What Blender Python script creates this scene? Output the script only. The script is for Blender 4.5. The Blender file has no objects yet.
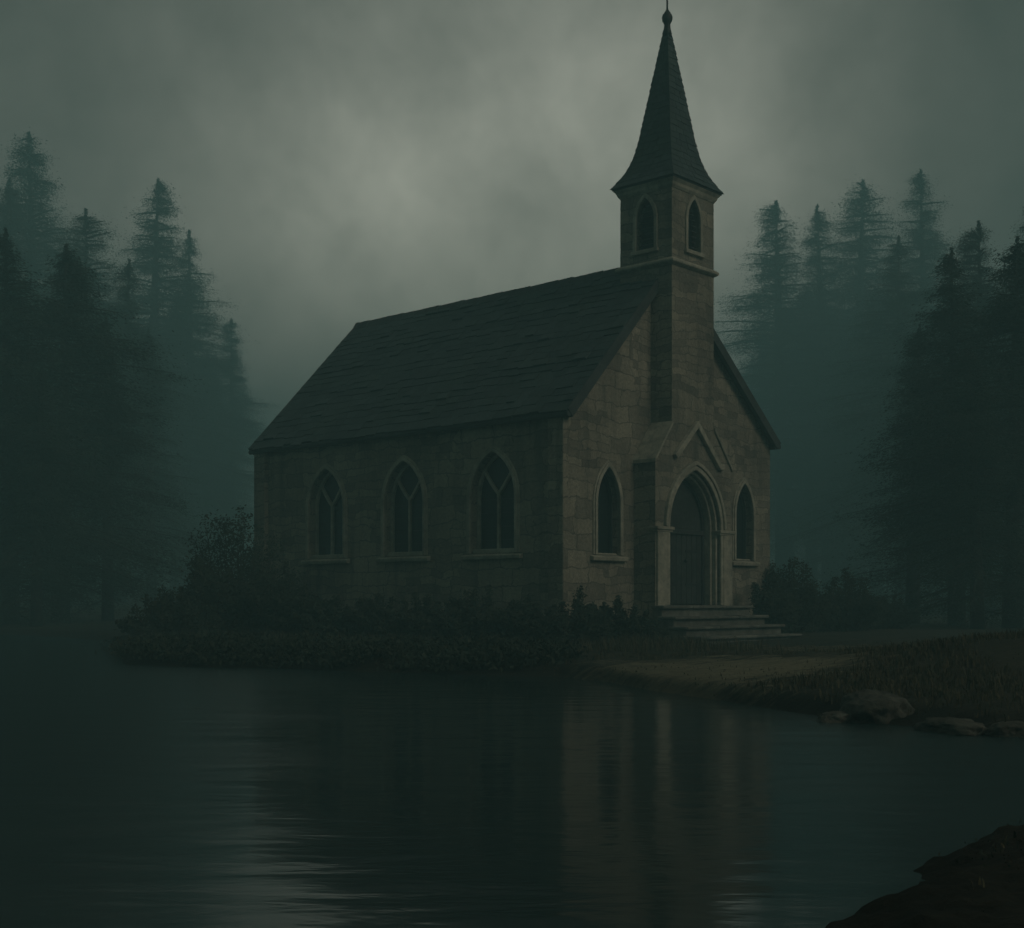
import bpy, bmesh, math, random
import numpy as np
from mathutils import Vector, noise
from mathutils.geometry import tessellate_polygon
R = math.radians
scene = bpy.context.scene
col = scene.collection
F, HORIZON, CAM_H = 1315.0, 600.0, 1.10          # focal length in pixels, horizon row, eye height above the lake

# ------------------------------------------------------------------ helpers
def at(px, depth):
    return (px - 512.0) / F * depth
class MB:
    """collects geometry for one mesh object"""
    def __init__(s): s.v = []; s.f = []
    def add(s, verts, faces):
        o = len(s.v); s.v += [tuple(p) for p in verts]; s.f += [tuple(i + o for i in f) for f in faces]
    def box(s, a, b):
        (x0, y0, z0), (x1, y1, z1) = a, b
        s.add([(x0,y0,z0),(x1,y0,z0),(x1,y1,z0),(x0,y1,z0),(x0,y0,z1),(x1,y0,z1),(x1,y1,z1),(x0,y1,z1)],
              [(0,3,2,1),(4,5,6,7),(0,1,5,4),(1,2,6,5),(2,3,7,6),(3,0,4,7)])
    def hexa(s, bottom, top):
        s.add(list(bottom) + list(top), [(3,2,1,0),(4,5,6,7),(0,1,5,4),(1,2,6,5),(2,3,7,6),(3,0,4,7)])
    def tube(s, pts, rad, n=8):
        rings = []
        for i, p in enumerate(pts):
            p = Vector(p)
            d = (Vector(pts[min(i+1, len(pts)-1)]) - Vector(pts[max(i-1, 0)])).normalized()
            u = d.orthogonal().normalized(); w = d.cross(u)
            r = rad[i] if hasattr(rad, '__len__') else rad
            rings.append([p + (u*math.cos(2*math.pi*k/n) + w*math.sin(2*math.pi*k/n))*r for k in range(n)])
        vs = [q for r_ in rings for q in r_]; fs = []
        for i in range(len(rings)-1):
            for k in range(n):
                fs.append((i*n+k, i*n+(k+1)%n, (i+1)*n+(k+1)%n, (i+1)*n+k))
        fs.append(tuple(range(n))[::-1]); fs.append(tuple((len(rings)-1)*n+k for k in range(n)))
        s.add(vs, fs)
    def lathe(s, prof, n=16, c=(0,0)):
        vs = []; fs = []
        for r, z in prof:
            vs += [(c[0]+r*math.cos(2*math.pi*k/n), c[1]+r*math.sin(2*math.pi*k/n), z) for k in range(n)]
        for i in range(len(prof)-1):
            for k in range(n):
                fs.append((i*n+k, i*n+(k+1)%n, (i+1)*n+(k+1)%n, (i+1)*n+k))
        s.add(vs, fs)
    def build(s, name, m, parent=None, bevel=0, smooth=False, uv=True, recalc=True):
        me = bpy.data.meshes.new(name); me.from_pydata(s.v, [], s.f); me.update()
        if recalc:
            bm = bmesh.new(); bm.from_mesh(me); bmesh.ops.recalc_face_normals(bm, faces=bm.faces); bm.to_mesh(me); bm.free()
        if uv: box_uv(me)
        if smooth: me.polygons.foreach_set('use_smooth', [True]*len(me.polygons))
        me.materials.append(m)
        o = bpy.data.objects.new(name, me); col.objects.link(o)
        if parent: o.parent = parent
        if bevel:
            b = o.modifiers.new('bevel', 'BEVEL'); b.width = bevel; b.segments = 2; b.limit_method = 'ANGLE'; b.angle_limit = R(40)
        return o
def box_uv(me):
    uvl = me.uv_layers.new(name='UVMap')
    for p in me.polygons:
        n = p.normal
        if abs(n.z) > 0.82: ax = 2
        elif abs(n.x) > abs(n.y): ax = 0
        else: ax = 1
        for li in p.loop_indices:
            c = me.vertices[me.loops[li].vertex_index].co
            uvl.data[li].uv = (c.y+3.17, c.z) if ax == 0 else ((c.x, c.z) if ax == 1 else (c.x, c.y))
def tag(o, label=None, cat=None, group=None, kind=None):
    if label: o['label'] = label
    if cat: o['category'] = cat
    if group: o['group'] = group
    if kind: o['kind'] = kind
    return o
def empty(name, loc=(0,0,0), rz=0):
    o = bpy.data.objects.new(name, None); col.objects.link(o); o.location = loc; o.rotation_euler = (0,0,rz)
    o.empty_display_size = .3
    return o

# ------------------------------------------------------------------ materials
def mat(name):
    m = bpy.data.materials.new(name); m.use_nodes = True
    nt = m.node_tree; b = nt.nodes['Principled BSDF']
    return m, nt, b
def N(nt, t, **k):
    n = nt.nodes.new(t)
    for a, v in k.items():
        if a in n.inputs.keys(): n.inputs[a].default_value = v
        else: setattr(n, a, v)
    return n
def ramp(nt, fac, stops):
    r = nt.nodes.new('ShaderNodeValToRGB'); e = r.color_ramp.elements
    while len(e) < len(stops): e.new(.5)
    for i, (p, c) in enumerate(stops):
        e[i].position = p; e[i].color = (*c, 1) if hasattr(c, '__len__') else (c, c, c, 1)
    nt.links.new(fac, r.inputs[0]); return r.outputs[0]
def mixc(nt, fac, a, b, mode='MIX'):
    m = nt.nodes.new('ShaderNodeMix'); m.data_type = 'RGBA'; m.blend_type = mode
    for sock, v in ((m.inputs[0], fac), (m.inputs[6], a), (m.inputs[7], b)):
        if isinstance(v, bpy.types.NodeSocket): nt.links.new(v, sock)
        elif hasattr(v, '__len__'): sock.default_value = (*v, 1)
        else: sock.default_value = v
    return m.outputs[2]
def bump(nt, b, h, strength, dist, prev=None):
    n = nt.nodes.new('ShaderNodeBump'); n.inputs['Strength'].default_value = strength; n.inputs['Distance'].default_value = dist
    nt.links.new(h, n.inputs['Height'])
    if prev: nt.links.new(prev, n.inputs['Normal'])
    nt.links.new(n.outputs[0], b.inputs['Normal']); return n.outputs[0]

def stone_wall(name, c1, c2, mortar, rough=.9, w=.62, h=.36, bs=1.0):
    m, nt, b = mat(name); L = nt.links
    uv = N(nt, 'ShaderNodeUVMap')
    nz = N(nt, 'ShaderNodeTexNoise', Scale=1.3, Detail=3.0); L.new(uv.outputs[0], nz.inputs[0])
    sub = N(nt, 'ShaderNodeVectorMath', operation='MULTIPLY_ADD'); L.new(nz.outputs['Color'], sub.inputs[0])
    sub.inputs[1].default_value = (.5, .36, 0); L.new(uv.outputs[0], sub.inputs[2])
    nz2 = N(nt, 'ShaderNodeTexNoise', Scale=9.0, Detail=2.0); L.new(uv.outputs[0], nz2.inputs[0])
    sub2 = N(nt, 'ShaderNodeVectorMath', operation='MULTIPLY_ADD'); L.new(nz2.outputs['Color'], sub2.inputs[0])
    sub2.inputs[1].default_value = (.085, .085, 0); L.new(sub.outputs[0], sub2.inputs[2])
    br = N(nt, 'ShaderNodeTexBrick'); L.new(sub2.outputs[0], br.inputs[0])
    br.inputs['Scale'].default_value = 1; br.inputs['Brick Width'].default_value = w; br.inputs['Row Height'].default_value = h
    br.inputs['Mortar Size'].default_value = .016; br.inputs['Mortar Smooth'].default_value = .6; br.inputs['Bias'].default_value = -.25
    bq = N(nt, 'ShaderNodeTexBrick'); L.new(sub2.outputs[0], bq.inputs[0])
    bq.inputs['Scale'].default_value = 1; bq.inputs['Brick Width'].default_value = w*.58; bq.inputs['Row Height'].default_value = h*.5
    bq.inputs['Mortar Size'].default_value = .014; bq.inputs['Mortar Smooth'].default_value = .7; bq.inputs['Bias'].default_value = -.1
    bq.offset = .37; bq.squash = 1.4; bq.squash_frequency = 2
    bq.inputs['Color1'].default_value = (*c1, 1); bq.inputs['Color2'].default_value = (*c2, 1); bq.inputs['Mortar'].default_value = (*mortar, 1)
    br.offset = .43; br.squash = 1.6; br.squash_frequency = 3
    br.inputs['Color1'].default_value = (*c1, 1); br.inputs['Color2'].default_value = (*c2, 1); br.inputs['Mortar'].default_value = (*mortar, 1)
    big = N(nt, 'ShaderNodeTexNoise', Scale=.55, Detail=6.0, Roughness=.62); L.new(uv.outputs[0], big.inputs[0])
    st = ramp(nt, big.outputs[0], [(.3, .62), (.68, 1.15)])
    pm = N(nt, 'ShaderNodeTexVoronoi', Scale=.75); L.new(sub2.outputs[0], pm.inputs[0]); pm.distance = 'CHEBYCHEV'
    psel = N(nt, 'ShaderNodeSeparateColor'); L.new(pm.outputs['Color'], psel.inputs[0])
    pick = ramp(nt, psel.outputs[0], [(.50, 0.0), (.52, 1.0)])
    bcol = mixc(nt, pick, br.outputs[0], bq.outputs[0]); bfac = mixc(nt, pick, br.outputs['Fac'], bq.outputs['Fac'])
    c = mixc(nt, 1.0, bcol, st, 'MULTIPLY')
    fine = N(nt, 'ShaderNodeTexNoise', Scale=14.0, Detail=8.0, Roughness=.7); L.new(uv.outputs[0], fine.inputs[0])
    c = mixc(nt, .75, c, ramp(nt, fine.outputs[0], [(.28, .5), (.72, 1.35)]), 'MULTIPLY')
    # rain streaks: dirt with long vertical shapes
    mp = N(nt, 'ShaderNodeMapping'); mp.inputs['Scale'].default_value = (3.2, .35, 1); L.new(uv.outputs[0], mp.inputs[0])
    sk = N(nt, 'ShaderNodeTexNoise', Scale=1.0, Detail=5.0); L.new(mp.outputs[0], sk.inputs[0])
    c = mixc(nt, ramp(nt, sk.outputs[0], [(.5, 0.0), (.75, .55)]), c, (.055, .06, .05))
    L.new(c, b.inputs['Base Color']); b.inputs['Roughness'].default_value = rough
    b.inputs['Specular IOR Level'].default_value = .25
    n1 = bump(nt, b, bfac, -bs, .075)
    n2 = bump(nt, b, big.outputs[0], .5, .12, n1)
    bump(nt, b, fine.outputs[0], .7, .035, n2)
    return m
def rough_solid(name, c, var=.35, rough=.85, scale=6.0, bumpd=.015, spec=.3, coord='Object', c2=None):
    m, nt, b = mat(name); L = nt.links
    tc = N(nt, 'ShaderNodeTexCoord')
    n1 = N(nt, 'ShaderNodeTexNoise', Scale=scale, Detail=7.0, Roughness=.65); L.new(tc.outputs[coord], n1.inputs[0])
    n2 = N(nt, 'ShaderNodeTexNoise', Scale=scale*.22, Detail=4.0); L.new(tc.outputs[coord], n2.inputs[0])
    base = mixc(nt, ramp(nt, n2.outputs[0], [(.35, 0.0), (.65, 1.0)]), c, c2 or tuple(x*(1-var) for x in c))
    cc = mixc(nt, 1.0, base, ramp(nt, n1.outputs[0], [(.3, 1-var), (.7, 1+var)]), 'MULTIPLY')
    L.new(cc, b.inputs['Base Color']); b.inputs['Roughness'].default_value = rough; b.inputs['Specular IOR Level'].default_value = spec
    bump(nt, b, n1.outputs[0], .8, bumpd)
    return m
def slate_mat(name, c1, c2):
    m, nt, b = mat(name); L = nt.links
    tc = N(nt, 'ShaderNodeTexCoord'); g = N(nt, 'ShaderNodeNewGeometry')
    n1 = N(nt, 'ShaderNodeTexNoise', Scale=9.0, Detail=7.0, Roughness=.7); L.new(tc.outputs['Object'], n1.inputs[0])
    n2 = N(nt, 'ShaderNodeTexNoise', Scale=.8, Detail=5.0); L.new(tc.outputs['Object'], n2.inputs[0])
    c = mixc(nt, g.outputs['Random Per Island'], c1, c2)
    c = mixc(nt, ramp(nt, n2.outputs[0], [(.5, 0.0), (.72, .6)]), c, (.038, .058, .042))       # moss
    c = mixc(nt, .8, c, ramp(nt, n1.outputs[0], [(.3, .6), (.7, 1.4)]), 'MULTIPLY')
    L.new(c, b.inputs['Base Color']); b.inputs['Roughness'].default_value = .78; b.inputs['Specular IOR Level'].default_value = .35
    bump(nt, b, n1.outputs[0], .6, .02)
    return m
def leaf_mat(name, c1, c2):
    m, nt, b = mat(name); L = nt.links
    g = N(nt, 'ShaderNodeNewGeometry')
    L.new(mixc(nt, g.outputs['Random Per Island'], c1, c2), b.inputs['Base Color'])
    b.inputs['Roughness'].default_value = .75; b.inputs['Specular IOR Level'].default_value = .2
    return m
M = {}
M['stone'] = stone_wall('chapel_stone', (.33, .29, .22), (.165, .15, .12), (.135, .124, .10))
M['trim'] = rough_solid('dressed_stone', (.38, .35, .275), .35, .85, 7.0, .012)
M['step'] = rough_solid('step_stone', (.17, .165, .14), .45, .9, 5.0, .02)
M['slate'] = slate_mat('roof_slate', (.050, .070, .070), (.028, .042, .043))
M['lead'] = rough_solid('roof_edge', (.055, .064, .062), .3, .7, 8.0, .006)
M['wood'] = rough_solid('old_timber', (.045, .05, .045), .4, .7, 12.0, .006)
M['iron'] = rough_solid('wrought_iron', (.03, .032, .032), .3, .55, 20.0, .003)
M['bark'] = rough_solid('bark', (.06, .05, .042), .4, .95, 9.0, .02)
M['spruce'] = leaf_mat('spruce_needles', (.030, .050, .040), (.050, .072, .052))
M['leaf'] = leaf_mat('bush_leaves', (.018, .030, .022), (.040, .050, .032))
M['grass'] = leaf_mat('dry_grass', (.040, .046, .028), (.105, .090, .052))
M['rock'] = rough_solid('boulder_rock', (.105, .10, .082), .6, .95, 6.0, .09, spec=.12, c2=(.055, .058, .046))
def glass():
    m, nt, b = mat('dark_window_glass')
    tc = N(nt, 'ShaderNodeTexCoord'); n = N(nt, 'ShaderNodeTexNoise', Scale=5.0, Detail=2.0); nt.links.new(tc.outputs['Object'], n.inputs[0])
    b.inputs['Base Color'].default_value = (.012, .016, .016, 1); b.inputs['Roughness'].default_value = .22
    b.inputs['Specular IOR Level'].default_value = .35
    bump(nt, b, n.outputs[0], .25, .01)
    return m
M['glass'] = glass()

# ------------------------------------------------------------------ the chapel
W, LEN, EAVE, RIDGE, UA = 8.15, 10.45, 4.53, 8.18, 3.55   # front width, nave length, eaves, ridge, ridge position across the front
BASE = -.75
T0, T1, TV0, TV1 = 3.00, 4.68, -.58, .86                  # tower across the front, and from front to back
chapel = empty('chapel', ((566-512)/F*27.5, 27.5, .58), R(48))
tag(chapel, 'old stone chapel with slate roof and tall front spire standing on the lake shore', 'chapel')

def gothic(a, z0, zs, r, d=0.0, n=10, cx=0.0):
    """outline of a pointed opening: from bottom left up over the apex to bottom right, offset outwards by d"""
    k = r - a; rr = r + d
    top = math.acos(min(1, k/rr))
    left = [(cx-(a+d), z0)] + [(cx + k - rr*math.cos(top*i/n), zs + rr*math.sin(top*i/n)) for i in range(n+1)]
    right = [(2*cx-x, z) for x, z in left[:-1]][::-1]
    return left + right
def frame3(plane):
    """(u, z, depth) -> chapel coordinates; depth > 0 goes outwards from the wall"""
    kind, pos = plane
    if kind == 'front': return lambda u, z, d: (u, pos - d, z)
    if kind == 'side':  return lambda u, z, d: (pos - d, u, z)
    if kind == 'back':  return lambda u, z, d: (u, pos + d, z)
    if kind == 'far':   return lambda u, z, d: (pos + d, u, z)
def wall_sheet(mb, plane, outer, holes, depth):
    P = frame3(plane)
    loops = [[Vector((x, z, 0)) for x, z in outer]] + [[Vector((x, z, 0)) for x, z in h] for h in holes]
    flat = [p for l in loops for p in l]
    mb.add([P(p.x, p.y, 0) for p in flat], [tuple(t) for t in tessellate_polygon(loops)])
    for h in holes:
        n = len(h)
        mb.add([P(x, z, 0) for x, z in h] + [P(x, z, -depth) for x, z in h], [(i, (i+1)%n, n+(i+1)%n, n+i) for i in range(n)])
def band(mb, plane, inner, outer, d0, d1):
    P = frame3(plane); n = len(inner)
    vs = [P(*p, d1) for p in inner] + [P(*p, d1) for p in outer] + [P(*p, d0) for p in inner] + [P(*p, d0) for p in outer]
    fs = []
    for i in range(n-1):
        fs += [(i, i+1, n+i+1, n+i), (2*n+i, 3*n+i, 3*n+i+1, 2*n+i+1), (n+i, n+i+1, 3*n+i+1, 3*n+i), (i, 2*n+i, 2*n+i+1, i+1)]
    for i in (0, n-1): fs.append((i, n+i, 3*n+i, 2*n+i))
    mb.add(vs, fs)
def pbox(mb, plane, u0, u1, z0, z1, d0, d1):
    P = frame3(plane)
    mb.hexa([P(u0,z0,d0), P(u1,z0,d0), P(u1,z0,d1), P(u0,z0,d1)], [P(u0,z1,d0), P(u1,z1,d0), P(u1,z1,d1), P(u0,z1,d1)])
def strip(mb, plane, pts, w, d0, d1):
    """a bar of width w along 2D points"""
    P = frame3(plane); L_, R_ = [], []
    for i, p in enumerate(pts):
        p = Vector(p); t0 = (p - Vector(pts[i-1])).normalized() if i else None
        t1 = (Vector(pts[i+1]) - p).normalized() if i < len(pts)-1 else None
        t = ((t0 or t1) + (t1 or t0)).normalized(); nrm = Vector((-t.y, t.x))
        k = w/2 / max(.35, nrm.dot(Vector((-(t1 or t0).y, (t1 or t0).x))))
        L_.append(p + nrm*k); R_.append(p - nrm*k)
    band(mb, plane, [tuple(q) for q in R_], [tuple(q) for q in L_], d0, d1)

SIDE, FRONT = ('side', 0.0), ('front', 0.0)
side_win = [(2.08, .66), (4.92, .66), (7.72, .66)]
sw = dict(z0=1.55, zs=2.80, r=1.06)
front_win = [(1.42, .40), (6.90, .40)]
fw = dict(z0=1.50, zs=2.62, r=.98)
walls = MB()
wall_sheet(walls, SIDE, [(0, BASE), (LEN, BASE), (LEN, EAVE), (0, EAVE)], [gothic(a, sw['z0'], sw['zs'], sw['r'], cx=c) for c, a in side_win], .34)
wall_sheet(walls, ('far', W), [(0, BASE), (LEN, BASE), (LEN, EAVE), (0, EAVE)], [gothic(a, sw['z0'], sw['zs'], sw['r'], cx=c) for c, a in side_win], .34)
gab = [(0, BASE), (W, BASE), (W, EAVE), (UA, RIDGE), (0, EAVE)]
wall_sheet(walls, FRONT, gab, [gothic(a, fw['z0'], fw['zs'], fw['r'], cx=c) for c, a in front_win], .34)
wall_sheet(walls, ('back', LEN), gab, [], .3)
walls.build('nave_walls', M['stone'], chapel, recalc=False)

def gothic_window(plane, cx, a, z0, zs, r, tracery, hood=.13, proud=.055):
    mb = MB()
    band(mb, plane, gothic(a, z0, zs, r, .0, cx=cx), gothic(a, z0, zs, r, hood*.62, cx=cx), -.06, proud)
    band(mb, plane, gothic(a, z0, zs, r, hood*.62+.001, cx=cx), gothic(a, z0, zs, r, hood, cx=cx), -.04, proud*.55)
    w = mb.build('window', M['trim'], chapel, bevel=.012)
    fr = MB(); band(fr, plane, gothic(a, z0, zs, r, -.085 if tracery else -.035, cx=cx), gothic(a, z0, zs, r, -.003, cx=cx), -.27, -.17)
    fr.build('frame', M['trim'] if tracery else M['wood'], w, bevel=.01)
    P = frame3(plane); g = gothic(a, z0, zs, r, -.02, cx=cx)
    pn = MB(); pn.add([P(x, z, -.235) for x, z in g] + [P(x, z, -.25) for x, z in g],
                      [tuple(range(len(g))), tuple(range(len(g), 2*len(g)))[::-1]] + [(i, (i+1)%len(g), len(g)+(i+1)%len(g), len(g)+i) for i in range(len(g))])
    pn.build('pane', M['glass'], w)
    if tracery:
        t = MB(); zsplit = zs + .10
        strip(t, plane, [(cx, z0), (cx, zsplit)], .075, -.232, -.16)
        for s in (-1, 1):
            pts = [(cx + s*a*.80*math.sin(q*1.22)/math.sin(1.22)*q**.25, zsplit + .50*(1-math.cos(q*1.5))/(1-math.cos(1.5)) ) for q in [i/7 for i in range(8)]]
            pts = [(cx + s*(q*a*.62), zsplit - .03 + .50*q**1.15) for q in [i/6 for i in range(7)]]
            strip(t, plane, pts, .07, -.231, -.155)
        t.build('tracery', M['trim'], w, bevel=.01)
        lead = MB()                                                 # thin lead cames across the panes
        for k in range(1, 5): strip(lead, plane, [(cx-a+.09, z0+k*.3), (cx+a-.09, z0+k*.3)], .012, -.234, -.222)
        lead.build('glazing_bars', M['iron'], w)
    sl = MB(); P = frame3(plane)
    u0, u1 = cx-a-hood-.09, cx+a+hood+.09
    sl.hexa([P(u0, z0-.135, -.05), P(u1, z0-.135, -.05), P(u1, z0-.135, .10), P(u0, z0-.135, .10)],
            [P(u0, z0-.002, -.05), P(u1, z0-.002, -.05), P(u1, z0-.05, .12), P(u0, z0-.05, .12)])
    pbox(sl, plane, cx-a+.004, cx+a-.004, z0-.001, z0+(.10 if tracery else .04), -.26, -.05)
    sl.build('sill', M['trim'], w, bevel=.015)
    return w
for c, a in side_win:
    gothic_window(SIDE, c, a, tracery=True, **sw)
    gothic_window(('far', W), c, a, tracery=True, **sw)
for c, a in front_win: gothic_window(FRONT, c, a, tracery=False, hood=.13, **fw)

# corner buttress strips, string and plinth
for (u0, u1, v0, v1) in ((-.13, .05, -.03, .40), (-.13, .05, LEN-.4, LEN+.05)):
    b = MB(); b.box((u0, v0, BASE), (u1, v1, EAVE-.18)); b.build('corner_pilaster', M['stone'], chapel, bevel=.02)

# the tower with its lower stage holding the doorway
DC, DA, DZ0, DZS, DR_ = 3.90, 1.02, .40, 2.16, 1.36
PV = TV0 - .03
tower = MB()
out = [(2.37, BASE), (5.40, BASE), (5.40, 3.60), (T1, 4.44), (T1, 8.12), (T0, 8.12), (T0, 4.44), (2.37, 3.60)]
hole = gothic(DA, DZ0, DZS, DR_, cx=DC)
wall_sheet(tower, ('front', TV0), out, [hole], .05)
n = len(out)
tower.add([(u, TV0, z) for u, z in out] + [(u, TV1, z) for u, z in out], [(i, (i+1)%n, n+(i+1)%n, n+i) for i in range(n)] + [tuple(range(n, 2*n))])
tw = tower.build('tower', M['stone'], chapel, recalc=False)
cap = MB()                                                          # weathered shoulder slabs of the lower stage
for s, (ua, za), (ub, zb) in ((-1, (T0, 4.44), (2.37, 3.60)), (1, (T1, 4.44), (5.40, 3.60))):
    k = s*.05
    cap.hexa([(ua, TV0-.05, za), (ub+k, TV0-.05, zb-.06), (ub+k, TV1-.3, zb-.06), (ua, TV1-.3, za)],
             [(ua, TV0-.05, za+.09), (ub+k, TV0-.05, zb+.03), (ub+k, TV1-.3, zb+.03), (ua, TV1-.3, za+.09)])
cap.build('shoulder_slabs', M['trim'], tw, bevel=.02)
def cornice(name, z, prof, parent, m):
    """square string course round the tower from (outset, height) steps"""
    mb = MB(); pr = [(-.05, prof[0][1])] + list(prof) + [(-.05, prof[-1][1])]
    vs = []
    for o, h in pr: vs += [(T0-o, TV0-o, z+h), (T1+o, TV0-o, z+h), (T1+o, TV1+o, z+h), (T0-o, TV1+o, z+h)]
    mb.add(vs, [(4*i+k, 4*i+(k+1)%4, 4*i+4+(k+1)%4, 4*i+4+k) for i in range(len(pr)-1) for k in range(4)])
    return mb.build(name, m, parent, bevel=.01)
cornice('string_course', 8.10, [(.015, -.08), (.075, -.04), (.095, -.02), (.095, .025), (.03, .08)], tw, M['trim'])

# portal: three receding orders, imposts, door
portal = MB(); PF = ('front', TV0)
band(portal, PF, gothic(DA, DZ0, DZS, DR_, .0, cx=DC), gothic(DA, DZ0, DZS, DR_, .11, cx=DC), -.05, .05)
band(portal, PF, gothic(DA, DZS, DZS, DR_, .112, cx=DC)[1:-1], gothic(DA, DZS, DZS, DR_, .20, cx=DC)[1:-1], -.02, .085)
band(portal, PF, gothic(DA, DZ0, DZS, DR_, -.07, cx=DC), gothic(DA, DZ0, DZS, DR_, -.002, cx=DC), -.20, -.052)
band(portal, PF, gothic(DA, DZ0, DZS, DR_, -.13, cx=DC), gothic(DA, DZ0, DZS, DR_, -.072, cx=DC), -.34, -.16)
pt = portal.build('portal_arch', M['trim'], chapel, bevel=.018)
for s in (-1, 1):
    pier = MB(); u_in, u_out = DC + s*(DA+.112), DC + s*1.50
    pbox(pier, PF, min(u_in, u_out), max(u_in, u_out), DZ0-.3, DZS-.09, -.02, .055); pier.build('pier', M['trim'], pt, bevel=.015)
    imp = MB(); u_in, u_out = DC + s*(DA-.10), DC + s*1.58
    pbox(imp, PF, min(u_in, u_out), max(u_in, u_out), DZS-.085, DZS-.015, -.14, .10)
    pbox(imp, PF, min(u_in, u_out)+.03, max(u_in, u_out)-.03, DZS-.13, DZS-.086, -.14, .07); imp.build('impost', M['trim'], pt, bevel=.012)
ch = MB(); strip(ch, PF, [(3.06, 3.72), (DC+.02, 4.52), (4.86, 3.62), (5.02, 3.62)], .13, -.02, .10)
ch.build('gable_moulding', M['trim'], chapel, bevel=.02)
DF = ('front', TV0+.37)
fr = MB(); band(fr, DF, gothic(DA, DZ0, DZS, DR_, -.20, cx=DC), gothic(DA, DZ0, DZS, DR_, -.125, cx=DC), -.06, .04)
door = fr.build('door', M['wood'], chapel, bevel=.008)
ha = DA - .20
for s in (-1, 1):
    lf = MB(); w_ = ha/4
    for k in range(4):
        u0 = DC + s*k*w_; u1 = DC + s*(k+1)*w_
        pbox(lf, DF, min(u0, u1)+.006, max(u0, u1)-.006, DZ0+.02, DZS-.13, -.05, .0)
    leaf = lf.build('door_leaf', M['wood'], door, bevel=.006)
    for z in (.85, 1.62):
        hg = MB(); pbox(hg, DF, DC+min(s*.16, s*(ha-.01)), DC+max(s*.16, s*(ha-.01)), z, z+.055, .001, .014); hg.build('hinge', M['iron'], leaf)
tr = MB(); pbox(tr, DF, DC-ha, DC+ha, DZS-.13, DZS-.02, -.05, .05); tr.build('transom', M['wood'], door, bevel=.01)
g = gothic(DA, DZS-.02, DZS, DR_, -.19, cx=DC); P = frame3(DF)
tp = MB(); tp.add([P(x, z, -.02) for x, z in g] + [P(x, z, -.05) for x, z in g], [tuple(range(len(g))), tuple(range(len(g), 2*len(g)))[::-1]] + [(i, (i+1)%len(g), len(g)+(i+1)%len(g), len(g)+i) for i in range(len(g))])
tp.build('tympanum', M['wood'], door)
kn = MB(); q = P(DC+.10, 1.42, .03); kn.tube([(q[0], q[1]+.04, q[2]), (q[0], q[1]-.02, q[2])], .014, 8); kn.lathe([(.0, q[2]-.05), (.03, q[2]-.035), (.045, q[2]), (.03, q[2]+.035), (.0, q[2]+.05)], 10, (q[0], q[1]-.03))
kn.build('handle', M['iron'], door)

stp = MB()
for i, (v, z, ur) in enumerate(((-1.02, .40, 5.72), (-1.38, .17, 5.82), (-1.74, -.04, 5.95), (-2.10, -.25, 6.10))):
    for k, (a0, a1) in enumerate(((2.06, 3.2), (3.2, 4.55), (4.55, ur))):        # each tread is three slabs
        stp.box((a0+.006-(i*.06 if k == 0 else 0), v, z-.07), (a1-.006, TV0-.1 if i == 0 else v+.5, z - .006*((k+i)%3)))
    stp.box((2.12-i*.06, v+.085, BASE), (ur-.06, (TV0-.1 if i == 0 else v+.5), z-.071))
stp.build('entrance_steps', M['step'], chapel, bevel=.02)

# belfry with one pointed opening on each face
bel = MB(); BZ0, BZ1 = 8.14, 9.98
bu, bv = (T0+T1)/2, (TV0+TV1)/2
for plane, c, lo, hi in ((('front', TV0), bu, T0, T1), (('back', TV1), bu, T0, T1), (('side', T0), bv, TV0, TV1), (('far', T1), bv, TV0, TV1)):
    wall_sheet(bel, plane, [(lo, BZ0), (hi, BZ0), (hi, BZ1), (lo, BZ1)], [gothic(.25, 8.46, 9.14, .62, cx=c)], .20)
bf = bel.build('belfry', M['stone'], chapel, recalc=False)
for plane, c in ((('front', TV0), bu), (('back', TV1), bu), (('side', T0), bv), (('far', T1), bv)):
    o = MB(); band(o, plane, gothic(.25, 8.46, 9.14, .62, 0, cx=c), gothic(.25, 8.46, 9.14, .62, .085, cx=c), -.04, .045)
    pbox(o, plane, c-.37, c+.37, 8.37, 8.458, -.04, .075)
    op = o.build('belfry_opening', M['trim'], bf, bevel=.008); o = MB(); P = frame3(plane)
    for k in range(9):                                              # louvre boards
        z = 8.50 + k*.125; hw = .245 if z < 9.12 else max(.03, .245*(1-((z-9.1)/.50)**1.6))
        o.hexa([P(c-hw, z, -.19), P(c+hw, z, -.19), P(c+hw, z-.05, -.09), P(c-hw, z-.05, -.09)],
               [P(c-hw, z+.02, -.19), P(c+hw, z+.02, -.19), P(c+hw, z-.03, -.09), P(c-hw, z-.03, -.09)])
    o.build('louvre', M['wood'], op)
    # dark backing behind the boards
    g = gothic(.25, 8.46, 9.14, .62, .02, cx=c); bk = MB()
    bk.add([P(x, z, -.21) for x, z in g], [tuple(range(len(g)))]); bk.build('opening_back', M['wood'], op)
cornice('spire_cornice', 9.86, [(.01, -.12), (.05, -.06), (.07, .0), (.12, .06), (.12, .10)], bf, M['trim'])

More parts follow.
